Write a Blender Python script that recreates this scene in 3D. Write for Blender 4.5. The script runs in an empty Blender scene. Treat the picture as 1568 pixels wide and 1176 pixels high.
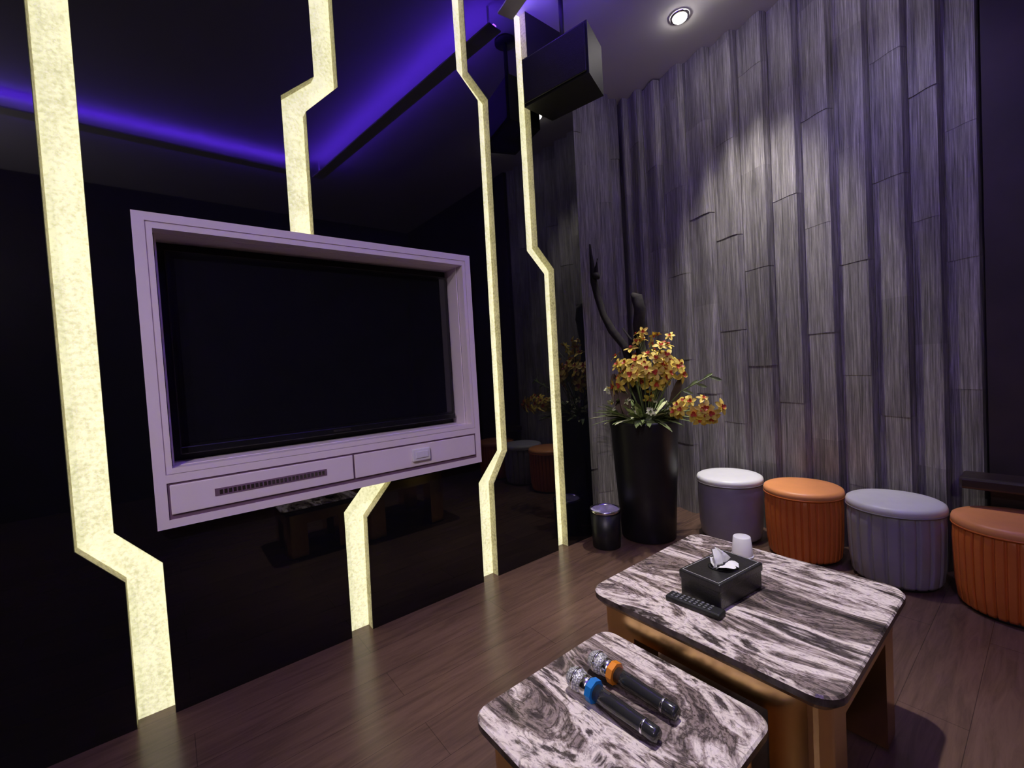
import bpy, bmesh, math, random
from mathutils import Vector, Matrix, Euler
random.seed(7)
scene=bpy.context.scene
scene.view_settings.view_transform='Standard'
COL=scene.collection
ZC=3.426; YB=3.18; XS=-0.316

# ---------------------------------------------------------------- materials
def newmat(name):
    m=bpy.data.materials.new(name); m.use_nodes=True
    nt=m.node_tree; b=nt.nodes['Principled BSDF']
    return m,nt,b
def coords(nt,scale=(1,1,1),rot=(0,0,0),kind='Object'):
    tc=nt.nodes.new('ShaderNodeTexCoord'); mp=nt.nodes.new('ShaderNodeMapping')
    mp.inputs['Scale'].default_value=scale; mp.inputs['Rotation'].default_value=rot
    nt.links.new(tc.outputs[kind],mp.inputs['Vector']); return mp.outputs['Vector']
def noise(nt,vec,scale=5,detail=4,rough=.5,dist=0):
    n=nt.nodes.new('ShaderNodeTexNoise'); n.inputs['Scale'].default_value=scale
    n.inputs['Detail'].default_value=detail; n.inputs['Roughness'].default_value=rough
    n.inputs['Distortion'].default_value=dist
    nt.links.new(vec,n.inputs['Vector']); return n.outputs['Fac']
def ramp(nt,fac,stops):
    r=nt.nodes.new('ShaderNodeValToRGB'); e=r.color_ramp.elements
    while len(e)<len(stops): e.new(.5)
    for i,(p,c) in enumerate(stops):
        e[i].position=p; e[i].color=(*c,1)
    nt.links.new(fac,r.inputs['Fac']); return r.outputs['Color']
def mul(nt,a,b,fac=1):
    mix=nt.nodes.new('ShaderNodeMix'); mix.data_type='RGBA'; mix.blend_type='MULTIPLY'
    mix.inputs['Factor'].default_value=fac
    nt.links.new(a,mix.inputs['A']); nt.links.new(b,mix.inputs['B']); return mix.outputs['Result']
def bump(nt,b,fac,strength=.3,dist=.01):
    n=nt.nodes.new('ShaderNodeBump'); n.inputs['Strength'].default_value=strength
    n.inputs['Distance'].default_value=dist
    nt.links.new(fac,n.inputs['Height']); nt.links.new(n.outputs['Normal'],b.inputs['Normal'])
def simple(name,c,rough=.5,metal=0,var=.12,nscale=12,bmp=0,emis=None,es=0,spec=None):
    m,nt,b=newmat(name)
    v=coords(nt); f=noise(nt,v,nscale,3)
    lo=tuple(x*(1-var) for x in c); hi=tuple(min(1,x*(1+var)) for x in c)
    nt.links.new(ramp(nt,f,[(.3,lo),(.7,hi)]),b.inputs['Base Color'])
    b.inputs['Roughness'].default_value=rough; b.inputs['Metallic'].default_value=metal
    if spec is not None: b.inputs['Specular IOR Level'].default_value=spec
    if bmp: bump(nt,b,noise(nt,v,nscale*8,3),bmp,.003)
    if emis:
        b.inputs['Emission Color'].default_value=(*emis,1); b.inputs['Emission Strength'].default_value=es
    return m

M_glass=simple('black_glass',(.0045,.0045,.007),rough=.025,var=.1,nscale=2,spec=.85)
def strip_mat(name,es,lo,hi):
    m,nt,b=newmat(name)
    v=coords(nt); f=noise(nt,v,75,6,.65); g=noise(nt,v,9,4,.6)
    mx=nt.nodes.new('ShaderNodeMath'); mx.operation='MULTIPLY_ADD'; mx.inputs[1].default_value=.45
    nt.links.new(g,mx.inputs[0]); nt.links.new(f,mx.inputs[2])
    c=ramp(nt,mx.outputs[0],[(.52,lo),(.80,hi)])
    nt.links.new(c,b.inputs['Base Color']); nt.links.new(c,b.inputs['Emission Color'])
    b.inputs['Emission Strength'].default_value=es; b.inputs['Roughness'].default_value=.7
    bump(nt,b,f,.6,.01); return m
M_strip=strip_mat('lit_crystal_plaster',.88,(.63,.61,.35),(.96,.93,.60))  # plaster itself glows, standing in for light from hidden LEDs
M_stripside=strip_mat('crystal_plaster_shaded',.10,(.34,.31,.16),(.66,.62,.37))  # same plaster with shade of the returns put into its colour, faint glow

def floor_mat():
    m,nt,b=newmat('dark_wood_floor')
    v=coords(nt,rot=(0,0,math.radians(90)))
    br=nt.nodes.new('ShaderNodeTexBrick'); br.inputs['Scale'].default_value=1
    br.inputs['Brick Width'].default_value=1.25; br.inputs['Row Height'].default_value=.17
    br.inputs['Mortar Size'].default_value=.0010; br.inputs['Mortar Smooth'].default_value=.1
    br.inputs['Color1'].default_value=(.150,.091,.066,1); br.inputs['Color2'].default_value=(.125,.076,.056,1)
    br.inputs['Mortar'].default_value=(.06,.037,.03,1); nt.links.new(v,br.inputs['Vector'])
    v2=coords(nt,scale=(11,1.1,1)); g=noise(nt,v2,3,8,.65,.8)
    c=mul(nt,br.outputs['Color'],ramp(nt,g,[(.3,(.62,.6,.6)),(.65,(1.15,1.1,1.1))]),.85)
    nt.links.new(c,b.inputs['Base Color'])
    b.inputs['Roughness'].default_value=.24
    bump(nt,b,g,.08,.003); return m
M_floor=floor_mat()

def panel_mat():
    m,nt,b=newmat('grey_timber_panel')
    at=nt.nodes.new('ShaderNodeAttribute'); at.attribute_name='tone'
    v=coords(nt,scale=(75,75,1.6)); g=noise(nt,v,2.2,8,.75,.3)
    v2=coords(nt,scale=(14,14,.9)); g2=noise(nt,v2,2,5,.65,.3)
    c=mul(nt,ramp(nt,g,[(.34,(.078,.073,.069)),(.50,(.23,.214,.205)),(.68,(.50,.47,.445))]),at.outputs['Color'])
    c=mul(nt,c,ramp(nt,g2,[(.3,(.66,.66,.66)),(.7,(1.28,1.28,1.28))]))
    nt.links.new(c,b.inputs['Base Color'])
    b.inputs['Roughness'].default_value=.5; bump(nt,b,g,.5,.005); return m
M_panel=panel_mat()

def marble():
    m,nt,b=newmat('grey_veined_marble')
    v=coords(nt,scale=(1.0,3.0,2),rot=(0,0,math.radians(-28)))
    f=noise(nt,v,1.7,14,.64,2.1)
    c=ramp(nt,f,[(.30,(.02,.016,.016)),(.39,(.09,.07,.066)),(.435,(.36,.28,.255)),(.465,(.07,.055,.053)),
                 (.50,(.46,.37,.34)),(.54,(.93,.83,.77)),(.575,(.78,.67,.62)),(.61,(.12,.095,.09)),(.66,(.045,.035,.034)),(.72,(.66,.56,.52))])
    v3=coords(nt,scale=(1,1.8,1),rot=(0,0,math.radians(-28))); f3=noise(nt,v3,17,10,.72,3.0)
    c=mul(nt,c,ramp(nt,f3,[(.39,(.30,.26,.25)),(.48,(1,1,1))]),.8)
    nt.links.new(c,b.inputs['Base Color'])
    b.inputs['Roughness'].default_value=.14; return m
M_marble=marble()
M_marble_edge=simple('dark_table_edge',(.09,.07,.066),rough=.22,var=.75,nscale=25)
M_brass=simple('brushed_bronze',(.74,.50,.24),rough=.24,metal=1,var=.12,nscale=6)
M_dark=simple('dark_base',(.02,.016,.016),rough=.5)
M_lilac=simple('lilac_lacquer',(.88,.78,.82),rough=.4,var=.03,nscale=3)
M_groove=simple('groove_dark',(.16,.09,.14),rough=.7)
M_bezel=simple('tv_bezel',(.008,.008,.01),rough=.25)
M_screen=simple('tv_screen',(.007,.007,.010),rough=.05,spec=.8)
M_white=simple('white_plastic',(.8,.78,.82),rough=.4,var=.03)
M_black=simple('black_matte',(.012,.012,.013),rough=.55,bmp=.1)
M_pot=simple('black_planter',(.010,.010,.012),rough=.4,var=.2)
M_leather=simple('black_leather',(.024,.023,.023),rough=.28,bmp=.35,nscale=30)
M_stitch=simple('silver_thread',(.6,.6,.6),rough=.4)
M_tissue=simple('tissue_paper',(.90,.89,.90),rough=.9,var=.03)
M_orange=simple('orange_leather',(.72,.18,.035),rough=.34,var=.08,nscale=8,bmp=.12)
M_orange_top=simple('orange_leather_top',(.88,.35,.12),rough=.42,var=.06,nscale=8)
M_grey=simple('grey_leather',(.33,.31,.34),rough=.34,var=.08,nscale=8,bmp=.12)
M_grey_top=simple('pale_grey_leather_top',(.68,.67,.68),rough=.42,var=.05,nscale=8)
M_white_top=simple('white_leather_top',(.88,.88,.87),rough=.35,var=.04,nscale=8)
M_chrome=simple('chrome',(.75,.75,.77),rough=.18,metal=1,var=.05)
M_button=simple('rubber_button',(.16,.16,.17),rough=.6)
M_blue=simple('blue_rubber',(.01,.22,.66),rough=.4)
M_oring=simple('orange_rubber',(.88,.28,.02),rough=.4)
M_micbody=simple('mic_body',(.03,.03,.033),rough=.12,spec=.9)
M_mesh,nt_,b_=newmat('mic_mesh')
_v=coords(nt_); _vo=nt_.nodes.new('ShaderNodeTexVoronoi'); _vo.inputs['Scale'].default_value=240
nt_.links.new(_v,_vo.inputs['Vector'])
nt_.links.new(ramp(nt_,_vo.outputs['Distance'],[(.30,(.88,.87,.89)),(.7,(.25,.25,.27))]),b_.inputs['Base Color'])
b_.inputs['Metallic'].default_value=.2; b_.inputs['Roughness'].default_value=.35
bump(nt_,b_,_vo.outputs['Distance'],.8,.002)
M_yellow=simple('yellow_petal',(.90,.62,.10),rough=.55,var=.3,nscale=45)
M_red=simple('red_throat',(.55,.07,.03),rough=.5)
M_cream=simple('cream_petal',(.66,.70,.38),rough=.6,var=.15,nscale=30)
M_green=simple('leaf_green',(.19,.25,.09),rough=.45,var=.35,nscale=20)
M_twig=simple('driftwood',(.014,.010,.010),rough=.9,var=.5,nscale=30,bmp=.5)
M_sheath=simple('dried_sheath',(.11,.07,.045),rough=.7,var=.4,nscale=15)
M_ceil=simple('ceiling_paint',(.68,.66,.67),rough=.8,var=.02,nscale=2)
M_darkwall=simple('dark_wall_paint',(.028,.016,.022),rough=.6,var=.3,nscale=4)
M_blackwall=simple('black_wall',(.02,.018,.022),rough=.6)
M_led=simple('violet_led',(.1,.05,.5),emis=(.12,.03,1.0),es=75)
M_lampglow=simple('lamp_glow',(.9,.9,.9),emis=(1,.93,.88),es=45)
M_ledge=simple('dark_ledge',(.03,.018,.02),rough=.4,bmp=.1)
M_bag=simple('bin_liner',(.55,.52,.66),rough=.3,var=.2,nscale=30)

# ---------------------------------------------------------------- mesh helpers
def obj_from_bm(name,bm,mats,parent=None,smooth=False,bevel=0,seg=2):
    bmesh.ops.recalc_face_normals(bm,faces=bm.faces)
    me=bpy.data.meshes.new(name); bm.to_mesh(me); bm.free()
    for m in (mats if isinstance(mats,(list,tuple)) else [mats]): me.materials.append(m)
    if smooth:
        for p in me.polygons: p.use_smooth=True
    o=bpy.data.objects.new(name,me); COL.objects.link(o)
    if parent: o.parent=parent
    if bevel:
        md=o.modifiers.new('bevel','BEVEL'); md.width=bevel; md.segments=seg; md.limit_method='ANGLE'
        md.angle_limit=math.radians(40)
    return o
def empty(name,loc=(0,0,0),rz=0):
    e=bpy.data.objects.new(name,None); e.location=loc; e.rotation_euler=(0,0,rz)
    e.empty_display_size=.1; COL.objects.link(e); return e
def addbox(bm,x0,x1,y0,y1,z0,z1,mi=0):
    vs=[bm.verts.new((x,y,z)) for x in (x0,x1) for y in (y0,y1) for z in (z0,z1)]
    for q in ((0,1,3,2),(4,6,7,5),(0,4,5,1),(2,3,7,6),(0,2,6,4),(1,5,7,3)):
        f=bm.faces.new([vs[i] for i in q]); f.material_index=mi
def box(name,x0,x1,y0,y1,z0,z1,mat,parent=None,bevel=0,seg=2):
    bm=bmesh.new(); addbox(bm,x0,x1,y0,y1,z0,z1)
    return obj_from_bm(name,bm,mat,parent,bevel=bevel,seg=seg)
def prism_yz(name,pts,x0,x1,mat,parent=None,bevel=0):
    bm=bmesh.new()
    a=[bm.verts.new((x0,y,z)) for y,z in pts]; b=[bm.verts.new((x1,y,z)) for y,z in pts]
    n=len(pts); bm.faces.new(a); bm.faces.new(b[::-1])
    for i in range(n): bm.faces.new((a[i],a[(i+1)%n],b[(i+1)%n],b[i]))
    bmesh.ops.recalc_face_normals(bm,faces=bm.faces)
    bmesh.ops.triangulate(bm,faces=[f for f in bm.faces if len(f.verts)>4])
    return obj_from_bm(name,bm,mat,parent,bevel=bevel)
def lathe(name,prof,mats,parent=None,seg=64,loc=(0,0,0),mod=None,smooth=True,mis=None,capb=True,capt=True):
    bm=bmesh.new(); rings=[]
    for k,(r,z) in enumerate(prof):
        ring=[]
        for i in range(seg):
            a=2*math.pi*i/seg; rr=r if mod is None else mod(k,a,r)
            ring.append(bm.verts.new((loc[0]+rr*math.cos(a),loc[1]+rr*math.sin(a),loc[2]+z)))
        rings.append(ring)
    for k in range(len(rings)-1):
        for i in range(seg):
            f=bm.faces.new((rings[k][i],rings[k][(i+1)%seg],rings[k+1][(i+1)%seg],rings[k+1][i]))
            if mis: f.material_index=mis[k]
    if capb: bm.faces.new(rings[0][::-1]).material_index=(mis[0] if mis else 0)
    if capt: bm.faces.new(rings[-1]).material_index=(mis[-1] if mis else 0)
    return obj_from_bm(name,bm,mats,parent,smooth=smooth)
def tube(bm,pts,rad,seg=8,mi=0,jit=0):
    pts=[Vector(p) for p in pts]; rings=[]
    for k,p in enumerate(pts):
        t=(pts[min(k+1,len(pts)-1)]-pts[max(k-1,0)]).normalized()
        up=Vector((0,0,1)) if abs(t.z)<.9 else Vector((1,0,0))
        a=t.cross(up).normalized(); b=t.cross(a).normalized()
        r=rad[k] if isinstance(rad,(list,tuple)) else rad
        rings.append([bm.verts.new(p+(a*math.cos(2*math.pi*i/seg)+b*math.sin(2*math.pi*i/seg))*r*(1+random.uniform(-jit,jit))) for i in range(seg)])
    for k in range(len(rings)-1):
        for i in range(seg):
            f=bm.faces.new((rings[k][i],rings[k][(i+1)%seg],rings[k+1][(i+1)%seg],rings[k+1][i])); f.material_index=mi; f.smooth=True
    for r in (rings[0][::-1],rings[-1]): bm.faces.new(r).material_index=mi
def rrect(x0,x1,y0,y1,r,n=6):
    pts=[]
    for cx_,cy_,a0 in ((x1-r,y1-r,0),(x0+r,y1-r,90),(x0+r,y0+r,180),(x1-r,y0+r,270)):
        for i in range(n+1):
            a=math.radians(a0+90*i/n); pts.append((cx_+r*math.cos(a),cy_+r*math.sin(a)))
    return pts
def loft(name,loops,mats,parent=None,smooth=False,mis=None,capmi=(0,0),caps=True):
    bm=bmesh.new(); rs=[[bm.verts.new(p) for p in L] for L in loops]; n=len(rs[0])
    for k in range(len(rs)-1):
        for i in range(n):
            f=bm.faces.new((rs[k][i],rs[k][(i+1)%n],rs[k+1][(i+1)%n],rs[k+1][i]))
            if mis: f.material_index=mis[k]
    if caps:
        bm.faces.new(rs[0][::-1]).material_index=capmi[0]; bm.faces.new(rs[-1]).material_index=capmi[1]
    return obj_from_bm(name,bm,mats,parent,smooth=smooth)

# ---------------------------------------------------------------- room shell
XR=4.3; YF=-2.2
box('floor',XS-.15,XR+.15,YF-.15,YB+.15,-.1,0,M_floor)
box('wall_left',XS-.12,XS,YF,YB+.1,0,ZC,M_blackwall)
box('wall_right',XR,XR+.12,YF,YB+.1,0,ZC,M_darkwall)
box('wall_front',XS-.12,XR+.12,YF-.12,YF,0,ZC,M_darkwall)
box('ceiling',XS-.15,XR+.15,YF-.15,YB+.15,ZC,ZC+.1,M_ceil)
box('wall_back',XS-.12,XR+.12,YB+.04,YB+.14,0,ZC,M_darkwall)
box('wall_back_pier',1.835,XR,YB-.05,YB+.04,0,ZC,M_darkwall)

s1L=[(-.272,ZC),(-.275,.675),(-.157,.53),(-.159,0)]
s1R=[(-.166,ZC),(-.173,.712),(-.049,.566),(-.048,0)]
s2L=[(.608,ZC),(.608,2.555),(.466,2.425),(.464,1.785)]
s2R=[(.715,ZC),(.713,2.545),(.566,2.388),(.562,1.785)]
b2L=[(.745,.745),(.603,.588),(.60,0)]
b2R=[(.895,.745),(.71,.538),(.70,0)]
s3L=[(1.365,ZC),(1.372,2.865),(1.503,2.745),(1.492,.732),(1.350,.568),(1.346,0)]
s3R=[(1.447,ZC),(1.447,2.885),(1.578,2.775),(1.568,.72),(1.458,.545),(1.45,0)]
s4L=[(1.812,ZC),(1.812,1.93),(1.948,1.80),(1.942,0)]
s4R=[(1.908,ZC),(1.908,1.97),(2.04,1.84),(2.033,0)]
G=empty('black_glass_wall_cladding')
def pan(n,pts): return prism_yz(n,pts,XS+.002,0,M_glass,G)
pan('glass_panel_1',[(YF,0),(YF,ZC)]+s1L)
pan('glass_panel_2',s1R[::-1]+s2L+[(0,1.785),(0,.745)]+b2L)
pan('glass_panel_3',s2R[::-1]+s3L+b2R[::-1]+[(1.29,.745),(1.29,1.785)])
pan('glass_panel_4',s3R+s4L[::-1])
pan('glass_panel_5',s4R+[(2.297,0),(2.297,ZC)])
def channel(name,L_,R_):
    bm=bmesh.new(); e=.0015; xb=-.055; xf=-.002
    l0=[bm.verts.new((xf,y+e,z)) for y,z in L_]; l1=[bm.verts.new((xb,y+e,z)) for y,z in L_]
    r0=[bm.verts.new((xf,y-e,z)) for y,z in R_]; r1=[bm.verts.new((xb,y-e,z)) for y,z in R_]
    for i in range(len(L_)-1):
        bm.faces.new((l1[i],l1[i+1],r1[i+1],r1[i])).material_index=0
        bm.faces.new((l0[i],l0[i+1],l1[i+1],l1[i])).material_index=1
        bm.faces.new((r0[i],r1[i],r1[i+1],r0[i+1])).material_index=1
    me=bpy.data.meshes.new(name); bm.to_mesh(me); bm.free()
    me.materials.append(M_strip); me.materials.append(M_stripside)
    o=bpy.data.objects.new(name,me); COL.objects.link(o); o.parent=G
channel('light_channel_1',s1L,s1R); channel('light_channel_2',s2L,s2R)
channel('light_channel_3',b2L,b2R); channel('light_channel_4',s3L,s3R); channel('light_channel_5',s4L,s4R)

# timber panelling: tall columns, each a curved wedge section; boards butt-jointed
def panelling(name,edges,place,seedv,step=.66):
    rnd=random.Random(seedv)
    bm=bmesh.new(); lay=bm.loops.layers.float_color.new('tone')
    for c in range(len(edges)-1):
        a,b=edges[c],edges[c+1]; z=-((c*.37)%1)*step-rnd.uniform(0,.08); colt=rnd.uniform(.93,1.07)
        while z<ZC:
            z0=max(0,z); z1=min(ZC-.001,z+step); z+=step
            if z1-z0<.02: continue
            t=rnd.uniform(.84,1.14)*colt
            cols=9; prof=[]; dj=rnd.uniform(-.002,.002); w=b-a
            for i in range(cols+1):
                s=i/cols
                dd=.006+.052*math.sin(min(1,s/.88)*math.pi*.5)**1.7 if s<=.89 else .020
                prof.append((a+w*s,dd+dj))
            top=[bm.verts.new(place(u,dd,z1)) for u,dd in prof]
            bot=[bm.verts.new(place(u,dd+.0015,z0)) for u,dd in prof]
            tb=[bm.verts.new(place(u,0,z1)) for u in (a,b)]; bb=[bm.verts.new(place(u,0,z0)) for u in (a,b)]
            fs=[bm.faces.new((bot[i],bot[i+1],top[i+1],top[i])) for i in range(cols)]
            fs.append(bm.faces.new([tb[0]]+top+[tb[1]])); fs.append(bm.faces.new([bb[0]]+bot+[bb[1]]))
            fs.append(bm.faces.new((bb[0],bot[0],top[0],tb[0]))); fs.append(bm.faces.new((bb[1],bot[-1],top[-1],tb[1])))
            for f in fs:
                for l in f.loops: l[lay]=(t,t,t*1.0,1)
    return obj_from_bm(name,bm,M_panel)
edges=[XS+.002,-.20,-.06,.10,.306,.506,.695,.885,1.06,1.233,1.402,1.562,1.693,1.83]
panelling('timber_panelling_back',edges,lambda u,d,z:(u,YB+.039-d,z),3)
panelling('timber_panelling_side',[2.30,2.50,2.68,2.86,3.04,YB-.03],lambda u,d,z:(XS+d+.001,u,z),5)

# ---------------------------------------------------------------- TV cabinet and TV
T=empty('tv_wall_cabinet')
fx=.06
def ring_box(bm,y0,y1,z0,z1,iy0,iy1,iz0,iz1,x0,x1):
    addbox(bm,x0,x1,y0,iy0,z0,z1); addbox(bm,x0,x1,iy1,y1,z0,z1)
    addbox(bm,x0,x1,iy0,iy1,z0,iz0); addbox(bm,x0,x1,iy0,iy1,iz1,z1)
bm=bmesh.new(); ring_box(bm,-.055,1.34,.70,1.83,0.0,1.29,.915,1.775,.0015,fx-.006)
obj_from_bm('cabinet_body',bm,M_lilac,T)
bm=bmesh.new(); ring_box(bm,-.055,1.34,.70,1.83,-.02,1.31,.73,1.80,fx-.006,fx)
obj_from_bm('face_frame_outer',bm,M_lilac,T)
bm=bmesh.new(); ring_box(bm,-.016,1.306,.895,1.796,0.0,1.29,.915,1.775,fx-.006,fx-.001)
obj_from_bm('face_frame_inner',bm,M_lilac,T)
bm=bmesh.new(); ring_box(bm,.002,1.288,.750,1.783,.008,1.283,.917,1.773,-.12,.0015)
obj_from_bm('niche_lining',bm,M_lilac,T)
box('niche_back',-.125,-.12,.002,1.288,.750,1.783,M_black,T)
box('drawer_left',fx-.006,fx+.004,-.012,.640,.748,.855,M_lilac,T,bevel=.003)
box('drawer_right',fx-.006,fx+.004,.648,1.300,.748,.855,M_lilac,T,bevel=.003)
box('groove_panel',fx-.0065,fx-.0055,-.02,1.31,.73,.875,M_groove,T)
box('rail',fx-.006,fx,-.02,1.31,.863,.893,M_lilac,T)
bm=bmesh.new()
addbox(bm,fx+.004,fx+.006,.12,.525,.787,.815)
obj_from_bm('vent_slot',bm,M_groove,T)
bm=bmesh.new()
for i in range(26):
    y=.135+i*.0148; addbox(bm,fx+.006,fx+.0075,y,y+.010,.793,.809)
obj_from_bm('vent_bars',bm,M_chrome,T)
box('switch_plate',fx+.004,fx+.022,.925,1.02,.775,.835,M_white,T,bevel=.004)
box('switch_rocker',fx+.022,fx+.027,.94,1.005,.79,.822,M_white,T,bevel=.002)

TV=empty('television')
box('tv_bezel',-.10,-.072,.03,1.262,.945,1.735,M_bezel,TV,bevel=.004)
box('tv_screen',-.072,-.070,.045,1.247,.985,1.72,M_screen,TV)
box('tv_lower_bar',-.072,-.058,.03,1.262,.945,.975,M_bezel,TV,bevel=.004)
box('tv_badge',-.058,-.057,.60,.68,.956,.966,M_chrome,TV)
box('tv_wall_mount',-.1195,-.10,.45,.85,1.15,1.55,M_black,TV)

# ---------------------------------------------------------------- tables
def table(name,x0,x1,y0,y1,h,rr=.06):
    e=empty(name)
    def loop(ins,z): return [(x,y,z) for x,y in rrect(x0+ins,x1-ins,y0+ins,y1-ins,max(.01,rr-ins))]
    loft('marble_top',[loop(.022,h-.045),loop(.0,h-.022),loop(0,h-.005),loop(.005,h)],[M_marble,M_marble_edge],e,mis=[1,1,0],capmi=(1,0))
    i=.03; r2=.04
    lo=[(x,y) for x,y in rrect(x0+i,x1-i,y0+i,y1-i,r2)]; li=[(x,y) for x,y in rrect(x0+i+.02,x1-i-.02,y0+i+.02,y1-i-.02,r2-.02)]
    zt=h-.045; zb=h-.115
    loft('apron',[[(x,y,zt) for x,y in li],[(x,y,zt) for x,y in lo],[(x,y,zb) for x,y in lo],[(x,y,zb) for x,y in li],[(x,y,zt) for x,y in li]],M_brass,e,caps=False,smooth=False)
    w=.125; k=0
    for sx in (0,1):
        for sy in (0,1):
            xa=x0+i+.001 if sx==0 else x1-i-w-.001; ya=y0+i+.001 if sy==0 else y1-i-w-.001
            k+=1
            ox=1 if sx else -1; oy=1 if sy else -1
            cxx,cyy=xa+w/2,ya+w/2; R_=.04
            c0=(cxx+ox*(w/2-R_),cyy+oy*(w/2-R_))
            pts=[(cxx-ox*w/2,cyy-oy*w/2),(cxx+ox*w/2,cyy-oy*w/2)]
            for t in range(7):
                a=math.pi/2*t/6; pts.append((c0[0]+ox*R_*math.cos(a),c0[1]+oy*R_*math.sin(a)))
            pts.append((cxx-ox*w/2,cyy+oy*w/2))
            loft('leg_%d'%k,[[(x,y,.012) for x,y in pts],[(x,y,zb) for x,y in pts]],M_brass,e)
            box('foot_%d'%k,xa+.015,xa+w-.015,ya+.015,ya+w-.015,0,.012,M_dark,e)
    return e
table('marble_coffee_table',1.06,1.76,1.065,1.755,.45)
table('low_marble_side_table',1.130,1.635,.540,1.060,.35,.05)

# ---------------------------------------------------------------- stools
def stool(x,y,side,top,pleats,r=.198,h=.415,rz=0):
    e=empty('round_pouf_stool',(x,y,0),rz)
    n=pleats*12 if pleats else 96
    def mod(k,a,rr):
        if not pleats: return rr
        s=abs(math.sin(a*pleats/2)); return rr-.013*(1-min(1,s*1.9))
    zs=[.015,.03,.10,.2,.3,h-.055,h-.045]
    pr=[(r-.022,zs[0]),(r-.014,zs[1]),(r-.006,zs[2]),(r-.002,zs[3]),(r-.0,zs[4]),(r-.002,zs[5]),(r-.008,zs[6])]
    lathe('pleated_body' if pleats else 'body',pr,side,e,seg=n,mod=mod)
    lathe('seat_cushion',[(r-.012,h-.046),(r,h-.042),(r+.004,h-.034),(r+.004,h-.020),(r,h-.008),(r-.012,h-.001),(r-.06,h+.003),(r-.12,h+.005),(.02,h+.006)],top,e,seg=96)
    lathe('piping',[(r-.002,h-.046),(r+.005,h-.044),(r+.005,h-.038),(r-.002,h-.036)],side,e,seg=96)
    lathe('foot_ring',[(r-.035,0),(r-.035,.016)],M_dark,e,seg=64)
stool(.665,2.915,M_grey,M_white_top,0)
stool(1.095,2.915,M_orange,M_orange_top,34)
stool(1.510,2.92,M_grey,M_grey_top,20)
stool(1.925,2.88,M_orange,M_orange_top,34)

# ---------------------------------------------------------------- planter with flowers
P=empty('orchid_arrangement_in_planter',(.27,2.55,0))
lathe('planter',[(.165,0),(.18,.01),(.20,.35),(.222,.74),(.230,.79),(.230,.805),(.212,.805),(.208,.77),(.02,.765)],M_pot,P,seg=64)
lathe('moss',[(.205,.765),(.18,.80),(.10,.83),(.02,.84)],M_green,P,seg=24)
def petal(bm,o,d,n,Ln,W,mi,curl=.3):
    d=d.normalized(); s=d.cross(n).normalized(); n=s.cross(d).normalized()
    rows=[]
    for k,(t,w) in enumerate(((0,.15),(.3,.8),(.62,1),(.86,.65),(1,.12))):
        c=o+d*Ln*t+n*(-curl*Ln*t*t)
        rows.append([bm.verts.new(c+s*W*.5*w*q+n*(abs(q)*W*.12)) for q in (-1,0,1)])
    for k in range(4):
        for j in range(2):
            f=bm.faces.new((rows[k][j],rows[k][j+1],rows[k+1][j+1],rows[k+1][j])); f.material_index=mi; f.smooth=True
def orchid(bm,o,n,size,mi=0,ci=1):
    n=n.normalized(); a=n.cross(Vector((0,0,1)))
    a=a.normalized() if a.length>.1 else Vector((1,0,0)); b=n.cross(a)
    ph=random.uniform(0,6.28)
    for k in range(5):
        an=ph+k*2*math.pi/5; d=a*math.cos(an)+b*math.sin(an)+n*.25
        petal(bm,o,d,n,size*random.uniform(.85,1.15),size*.62,mi,random.uniform(.1,.5))
    for k in range(3):
        an=ph+.6+k*2*math.pi/3; d=a*math.cos(an)+b*math.sin(an)+n*1.2
        petal(bm,o+n*.004,d,n,size*.5,size*.40,ci,.2)
def rdir():
    v=Vector((random.gauss(0,1),random.gauss(0,1),random.gauss(0,1))); return v.normalized()
tocam=Vector((.55,-.8,.15))
bm=bmesh.new()
stem0=Vector((.03,0,.80))
for i in range(90):
    v=rdir()*random.uniform(.4,1)
    c=Vector((.05+v.x*.29,-.02+v.y*.18,1.15+v.z*.20+v.x*.02))
    orchid(bm,c,(v+tocam*.5+Vector((0,0,.3))),random.uniform(.042,.060))
    if i%2==0:
        mid=(stem0+c)*.5+Vector((v.x*.03,v.y*.03,.04)); tube(bm,[stem0+v*.03,mid,c],.003,5,2)
for i in range(10):
    c=Vector((random.uniform(-.05,.26),-.03,random.uniform(1.30,1.42)))
    orchid(bm,c,rdir()+tocam,random.uniform(.026,.036)); tube(bm,[Vector((.06,0,1.15)),c],.0025,5,2)
for i in range(24):
    v=rdir(); c=Vector((.45+v.x*.15,-.10+v.y*.07,.91+v.z*.06-abs(v.x)*.02)); orchid(bm,c,v+tocam,random.uniform(.038,.052))
tube(bm,[Vector((.10,0,.82)),Vector((.25,-.05,.93)),Vector((.44,-.10,.90))],.004,5,2)
tube(bm,[Vector((.10,0,.82)),Vector((.30,-.02,1.0)),Vector((.52,-.05,1.10))],.0035,5,2)
for k in range(5): petal(bm,Vector((.32+k*.045,-.04,1.01+k*.02)),Vector((1,0,.8 if k%2 else -.3)),Vector((0,-1,.3)),.07,.02,2,.2)
for i in range(4):
    v=rdir(); orchid(bm,Vector((-.24+v.x*.05,-.05,.97+v.z*.05)),v+tocam,.035,3,0)
for i in range(13):
    a=random.uniform(0,6.28); r_=random.uniform(.06,.22)
    c=Vector((r_*math.cos(a)+.02,r_*math.sin(a)-.02,.85+random.uniform(0,.09)))
    orchid(bm,c,Vector((math.cos(a),math.sin(a),.8))+tocam*.4,random.uniform(.03,.042),3,2)
for i in range(120):
    a=random.uniform(0,6.28); d=Vector((math.cos(a),math.sin(a),random.uniform(.1,1.3)))
    petal(bm,Vector((.12*math.cos(a),.12*math.sin(a),.81)),d,Vector((0,0,1)),random.uniform(.10,.25),random.uniform(.022,.045),2 if i%4 else 3,.3)
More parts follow.
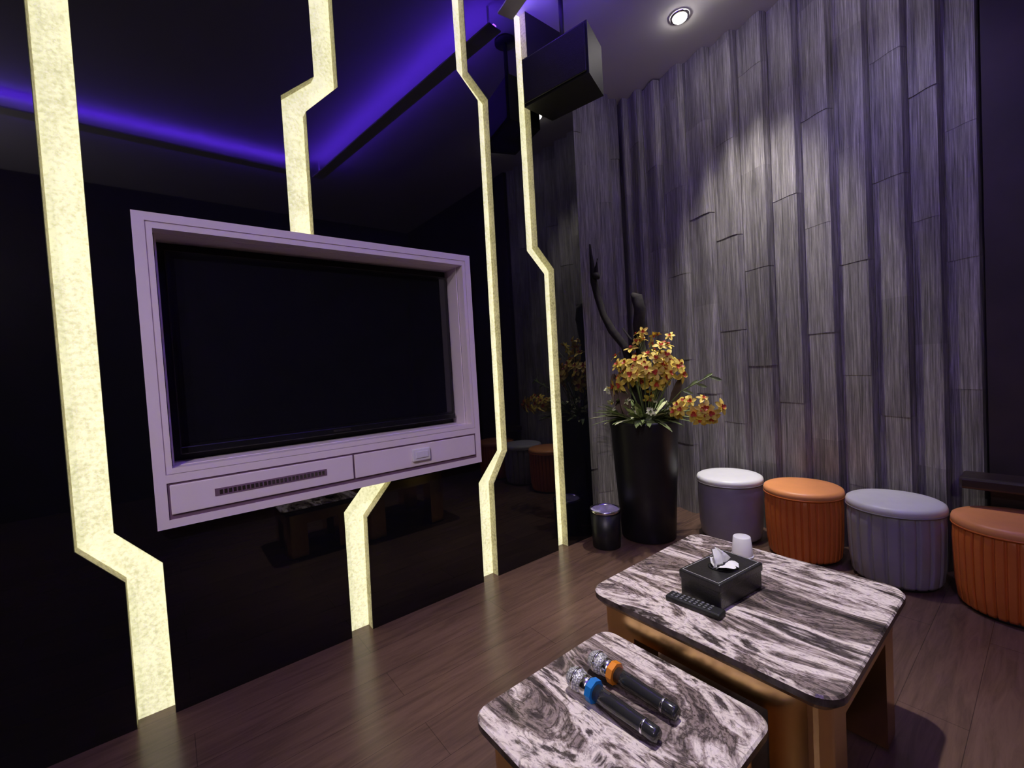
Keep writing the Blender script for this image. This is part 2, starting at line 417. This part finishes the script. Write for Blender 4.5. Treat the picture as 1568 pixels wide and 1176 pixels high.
petal(bm,Vector((-.12,-.05,.80)),Vector((-.25,0,1)),Vector((.5,-.8,.1)),.34,.10,4,.1)
petal(bm,Vector((-.05,-.1,.80)),Vector((-.12,0,1)),Vector((.5,-.8,.1)),.30,.08,4,.0)
petal(bm,Vector((.16,.05,.80)),Vector((.35,0,1)),Vector((.5,-.8,.1)),.30,.06,4,.1)
obj_from_bm('blossoms_and_leaves',bm,[M_yellow,M_red,M_green,M_cream,M_sheath],P,smooth=True)
bm=bmesh.new()
tube(bm,[(-.03,0,.80),(-.04,0,.98),(-.08,0,1.18),(-.13,.01,1.32),(-.23,.0,1.44),(-.30,.0,1.56),(-.345,.0,1.70),(-.37,0,1.82),(-.38,0,1.92),(-.395,0,2.10)],
     [.030,.028,.030,.026,.028,.023,.024,.026,.018,.006],9,0,.2)
tube(bm,[(-.365,0,1.84),(-.33,-.02,1.90),(-.305,-.03,1.97)],[.018,.014,.005],7,0,.2)
tube(bm,[(-.37,0,1.86),(-.32,-.03,1.85),(-.30,-.04,1.83)],[.022,.026,.016],7,0,.2)
tube(bm,[(.02,.02,.80),(.0,.02,1.1),(-.02,.02,1.35),(-.015,.02,1.46),(.0,.02,1.56),(-.01,.01,1.64),(-.045,.0,1.67)],
     [.03,.028,.026,.036,.044,.036,.012],9,0,.2)
tube(bm,[(-.02,.02,1.30),(-.09,.03,1.36),(-.16,.03,1.45)],[.014,.010,.004],7,0,.2)
obj_from_bm('driftwood_branches',bm,M_twig,P,smooth=True)

# ---------------------------------------------------------------- waste bin
B=empty('waste_bin',(.175,2.215,0))
lathe('bin_body',[(.085,0),(.09,.004),(.098,.235),(.095,.235),(.085,.02),(.01,.015)],M_pot,B,seg=48)
lathe('bin_rim',[(.094,.232),(.101,.234),(.103,.245),(.101,.252),(.095,.252),(.092,.244)],M_chrome,B,seg=48,capb=False,capt=False)
lathe('bin_liner',[(.092,.236),(.094,.246),(.085,.242),(.07,.225),(.03,.215),(.005,.22)],M_bag,B,seg=48,capb=False,
      mod=lambda k,a,r:r*(1+.05*math.sin(a*9+k)))

# ---------------------------------------------------------------- speaker on ceiling bracket
S=empty('ceiling_speaker',(.262,1.95,2.765),math.radians(12))
loft('cabinet',[[(x,y,z) for x,y in ((-.18,.13),(.18,.13),(.22,-.11),(-.22,-.11))] for z in (0,.28)],M_black,S,)
box('grille',-.21,.21,-.124,-.111,.012,.268,M_leather,S,bevel=.005)
lathe('bracket_rod',[(.014,.28),(.014,.64)],M_black,S,seg=16)
lathe('ceiling_plate',[(.07,.638),(.07,.655),(.05,.6605)],M_black,S,seg=32)
box('bracket_yoke',-.10,.10,-.03,.03,.28,.305,M_black,S)

# ---------------------------------------------------------------- tabletop things
TB=empty('tissue_box',(1.372,1.355,.4505),math.radians(-6))
box('box_body',-.068,.068,-.115,.115,0,.075,M_leather,TB,bevel=.006,seg=3)
box('box_lid',-.071,.071,-.118,.118,.055,.082,M_leather,TB,bevel=.005,seg=3)
bm=bmesh.new()
for (xa,xb_,ya,yb) in ((-.062,.062,-.110,-.1085),(-.062,.062,.1085,.110),(-.062,-.0605,-.109,.109),(.0605,.062,-.109,.109)):
    addbox(bm,xa,xb_,ya,yb,.0822,.0828)
obj_from_bm('stitching',bm,M_stitch,TB)
lathe('slot_rim',[(.024,.082),(.026,.084),(.022,.084)],M_black,TB,seg=32,mod=lambda k,a,r:r*(1+.7*abs(math.sin(a))))
bm=bmesh.new()
def sheet(bm,spec,f,g,nn=8):
    rows=[]
    for k,(z,w,dx) in enumerate(spec):
        rows.append([bm.verts.new((dx+f*math.sin(j*1.6+k),-w+2*w*j/nn,z+g*math.sin(j*1.1+k)*(k>0))) for j in range(nn+1)])
    for k in range(len(spec)-1):
        for j in range(nn): bm.faces.new((rows[k][j],rows[k][j+1],rows[k+1][j+1],rows[k+1][j]))
sheet(bm,((.083,.036,-.004),(.100,.044,.002),(.116,.034,-.006),(.134,.014,-.020)),.006,.004)
sheet(bm,((.083,.034,.004),(.093,.044,.018),(.096,.034,.036),(.094,.015,.050)),.004,.003)
sheet(bm,((.083,.030,-.002),(.096,.036,-.014),(.106,.022,-.026)),.004,.003)
obj_from_bm('tissue',bm,M_tissue,TB,smooth=True)

R=empty('remote_control',(1.362,1.205,.4505),math.radians(2))
box('remote_shell',-.085,.085,-.022,.022,0,.017,M_black,R,bevel=.006,seg=3)
bm=bmesh.new()
for i in range(9):
    for j in range(3):
        addbox(bm,-.07+i*.0145,-.062+i*.0145,-.015+j*.0115,-.008+j*.0115,.017,.0195)
obj_from_bm('remote_buttons',bm,M_button,R,bevel=.001)

CU=empty('paper_cup',(1.305,1.655,.4505))
lathe('cup_wall',[(.036,0),(.037,.004),(.030,.072),(.028,.074),(.01,.073)],M_white,CU,seg=40)
lathe('cup_lip',[(.036,.0),(.039,.002),(.039,.006),(.036,.007)],M_white,CU,seg=40,capb=False,capt=False)

def mic(x,y,ang,ringmat,tail=.235):
    e=empty('wireless_microphone',(x,y,.352+.0292),0)
    e.rotation_euler=Euler((0,math.radians(92.4),math.radians(ang)),'XYZ')
    lathe('mic_head',[(.008,-.028),(.018,-.024),(.0255,-.012),(.028,0),(.0265,.012),(.023,.022)],M_mesh,e,seg=40)
    lathe('head_band',[(.0275,-.003),(.0292,-.0015),(.0292,.0025),(.0275,.004)],M_chrome,e,seg=40)
    lathe('mic_collar',[(.023,.022),(.0245,.026),(.024,.036),(.020,.046)],M_chrome,e,seg=40)
    lathe('silicone_ring',[(.020,.044),(.0285,.045),(.0285,.062),(.020,.063)],ringmat,e,seg=8,smooth=False)
    lathe('mic_handle',[(.0195,.060),(.0195,.10),(.018,.15),(.0172,.195),(.0175,.2),(.0175,tail-.006),(.014,tail)],M_micbody,e,seg=40)
    lathe('tail_band',[(.0178,.196),(.0182,.197),(.0182,.201),(.0178,.202)],M_chrome,e,seg=40)
    bx=bmesh.new(); addbox(bx,-.0205,-.0175,-.004,.004,.085,.105); obj_from_bm('switch',bx,M_chrome,e)
mic(1.262,.792,2,M_blue)
mic(1.257,.882,1,M_oring)

# ---------------------------------------------------------------- wall ledge at right
SF=empty('wall_shelf')
box('shelf_slab',1.745,3.2,2.95,3.128,.505,.56,M_ledge,SF,bevel=.012)
box('shelf_support',1.84,3.15,3.095,3.129,0.0,.505,M_ledge,SF)

# ---------------------------------------------------------------- ceiling cove LEDs & downlights
CV=empty('ceiling_cove')
def cove(k,a,b,w=.13,dz=.13):
    a=Vector((*a,0)); b=Vector((*b,0)); d=(b-a).normalized(); s=Vector((-d.y,d.x,0))
    for nm,ww,z0,z1,mt in (('cove_lip_%d',w/2,ZC-dz-.01,ZC-dz,M_ceil),('violet_led_%d',.012,ZC-dz,ZC-dz+.01,M_led)):
        bm=bmesh.new()
        vs=[bm.verts.new((p.x,p.y,z)) for z in (z0,z1) for p in (a-s*ww,b-s*ww,b+s*ww,a+s*ww)]
        for q in ((0,1,2,3),(4,5,6,7),(0,1,5,4),(1,2,6,5),(2,3,7,6),(3,0,4,7)): bm.faces.new([vs[i] for i in q])
        obj_from_bm(nm%k,bm,mt,CV)
    bm=bmesh.new()
    for t in (.02,.98):
        p=a.lerp(b,t); addbox(bm,p.x-.005,p.x+.005,p.y-.005,p.y+.005,ZC-dz,ZC-.0005)
    obj_from_bm('cove_hanger_%d'%k,bm,M_ceil,CV)
cove(1,(2.72,-1.8),(2.72,1.20),.12,.12); cove(2,(2.66,1.36),(.05,1.70),.10,.15)
def downlight(x,y):
    e=empty('recessed_downlight',(x,y,ZC))
    lathe('trim_ring',[(.046,-.010),(.058,-.010),(.060,-.0005)],M_chrome,e,seg=32,capb=False,capt=False)
    lathe('lens',[(.044,-.004),(.042,-.018),(.030,-.028),(.002,-.032)],M_lampglow,e,seg=32)
for p in ((.54,2.77),(.80,2.72),(1.42,2.75)): downlight(*p)

def spot(name,loc,tgt,power,col,size=60,blend=.6,r=.03):
    l=bpy.data.lights.new(name,'SPOT'); l.energy=power; l.color=col; l.spot_size=math.radians(size); l.spot_blend=blend
    l.shadow_soft_size=r; o=bpy.data.objects.new(name,l); COL.objects.link(o); o.location=loc
    o.rotation_euler=(Vector(tgt)-Vector(loc)).to_track_quat('-Z','Y').to_euler()
spot('flower_spot',(.54,2.70,ZC-.05),(.42,2.48,1.1),160,(1,.94,.86),40,.6)
spot('wall_wash_spot',(.80,2.60,ZC-.05),(.82,3.12,1.55),160,(1,.94,.90),56,1,.06)
spot('violet_wall_spot',(1.42,2.60,ZC-.05),(1.46,3.12,1.3),32,(.60,.54,1),80,1,.06)
spot('table_spot',(1.30,1.15,ZC-.05),(1.35,1.2,.4),250,(1,.94,.89),50,.8)
spot('frame_spot',(2.9,-1.3,ZC-.06),(.1,.75,1.2),200,(1.0,.84,.98),48,.9,.04)
def point(name,loc,power,col,r=.05):
    l=bpy.data.lights.new(name,'POINT'); l.energy=power; l.color=col; l.shadow_soft_size=r
    o=bpy.data.objects.new(name,l); COL.objects.link(o); o.location=loc
point('room_fill_point',(2.9,-1.85,2.6),46,(1.0,.89,.95))  # added unseen fill light behind the camera, brightens ceiling, cabinet and floor

w=bpy.data.worlds.new('dim_world'); scene.world=w; w.use_nodes=True
w.node_tree.nodes['Background'].inputs[0].default_value=(.02,.015,.03,1); w.node_tree.nodes['Background'].inputs[1].default_value=.3

# ---------------------------------------------------------------- camera
cam=bpy.data.cameras.new('camera'); co=bpy.data.objects.new('camera',cam); COL.objects.link(co)
cxv=Vector((.6219,.7810,-.0582)).normalized(); czv=Vector((.7831,-.6211,.0333)).normalized()
cyv=czv.cross(cxv).normalized(); czv=cxv.cross(cyv)
m=Matrix((cxv,cyv,czv)).transposed().to_4x4(); m.translation=Vector((2.058,0,1.2)); co.matrix_world=m
cam.sensor_width=36; cam.lens=36*668/1568; cam.clip_start=.02
scene.camera=co
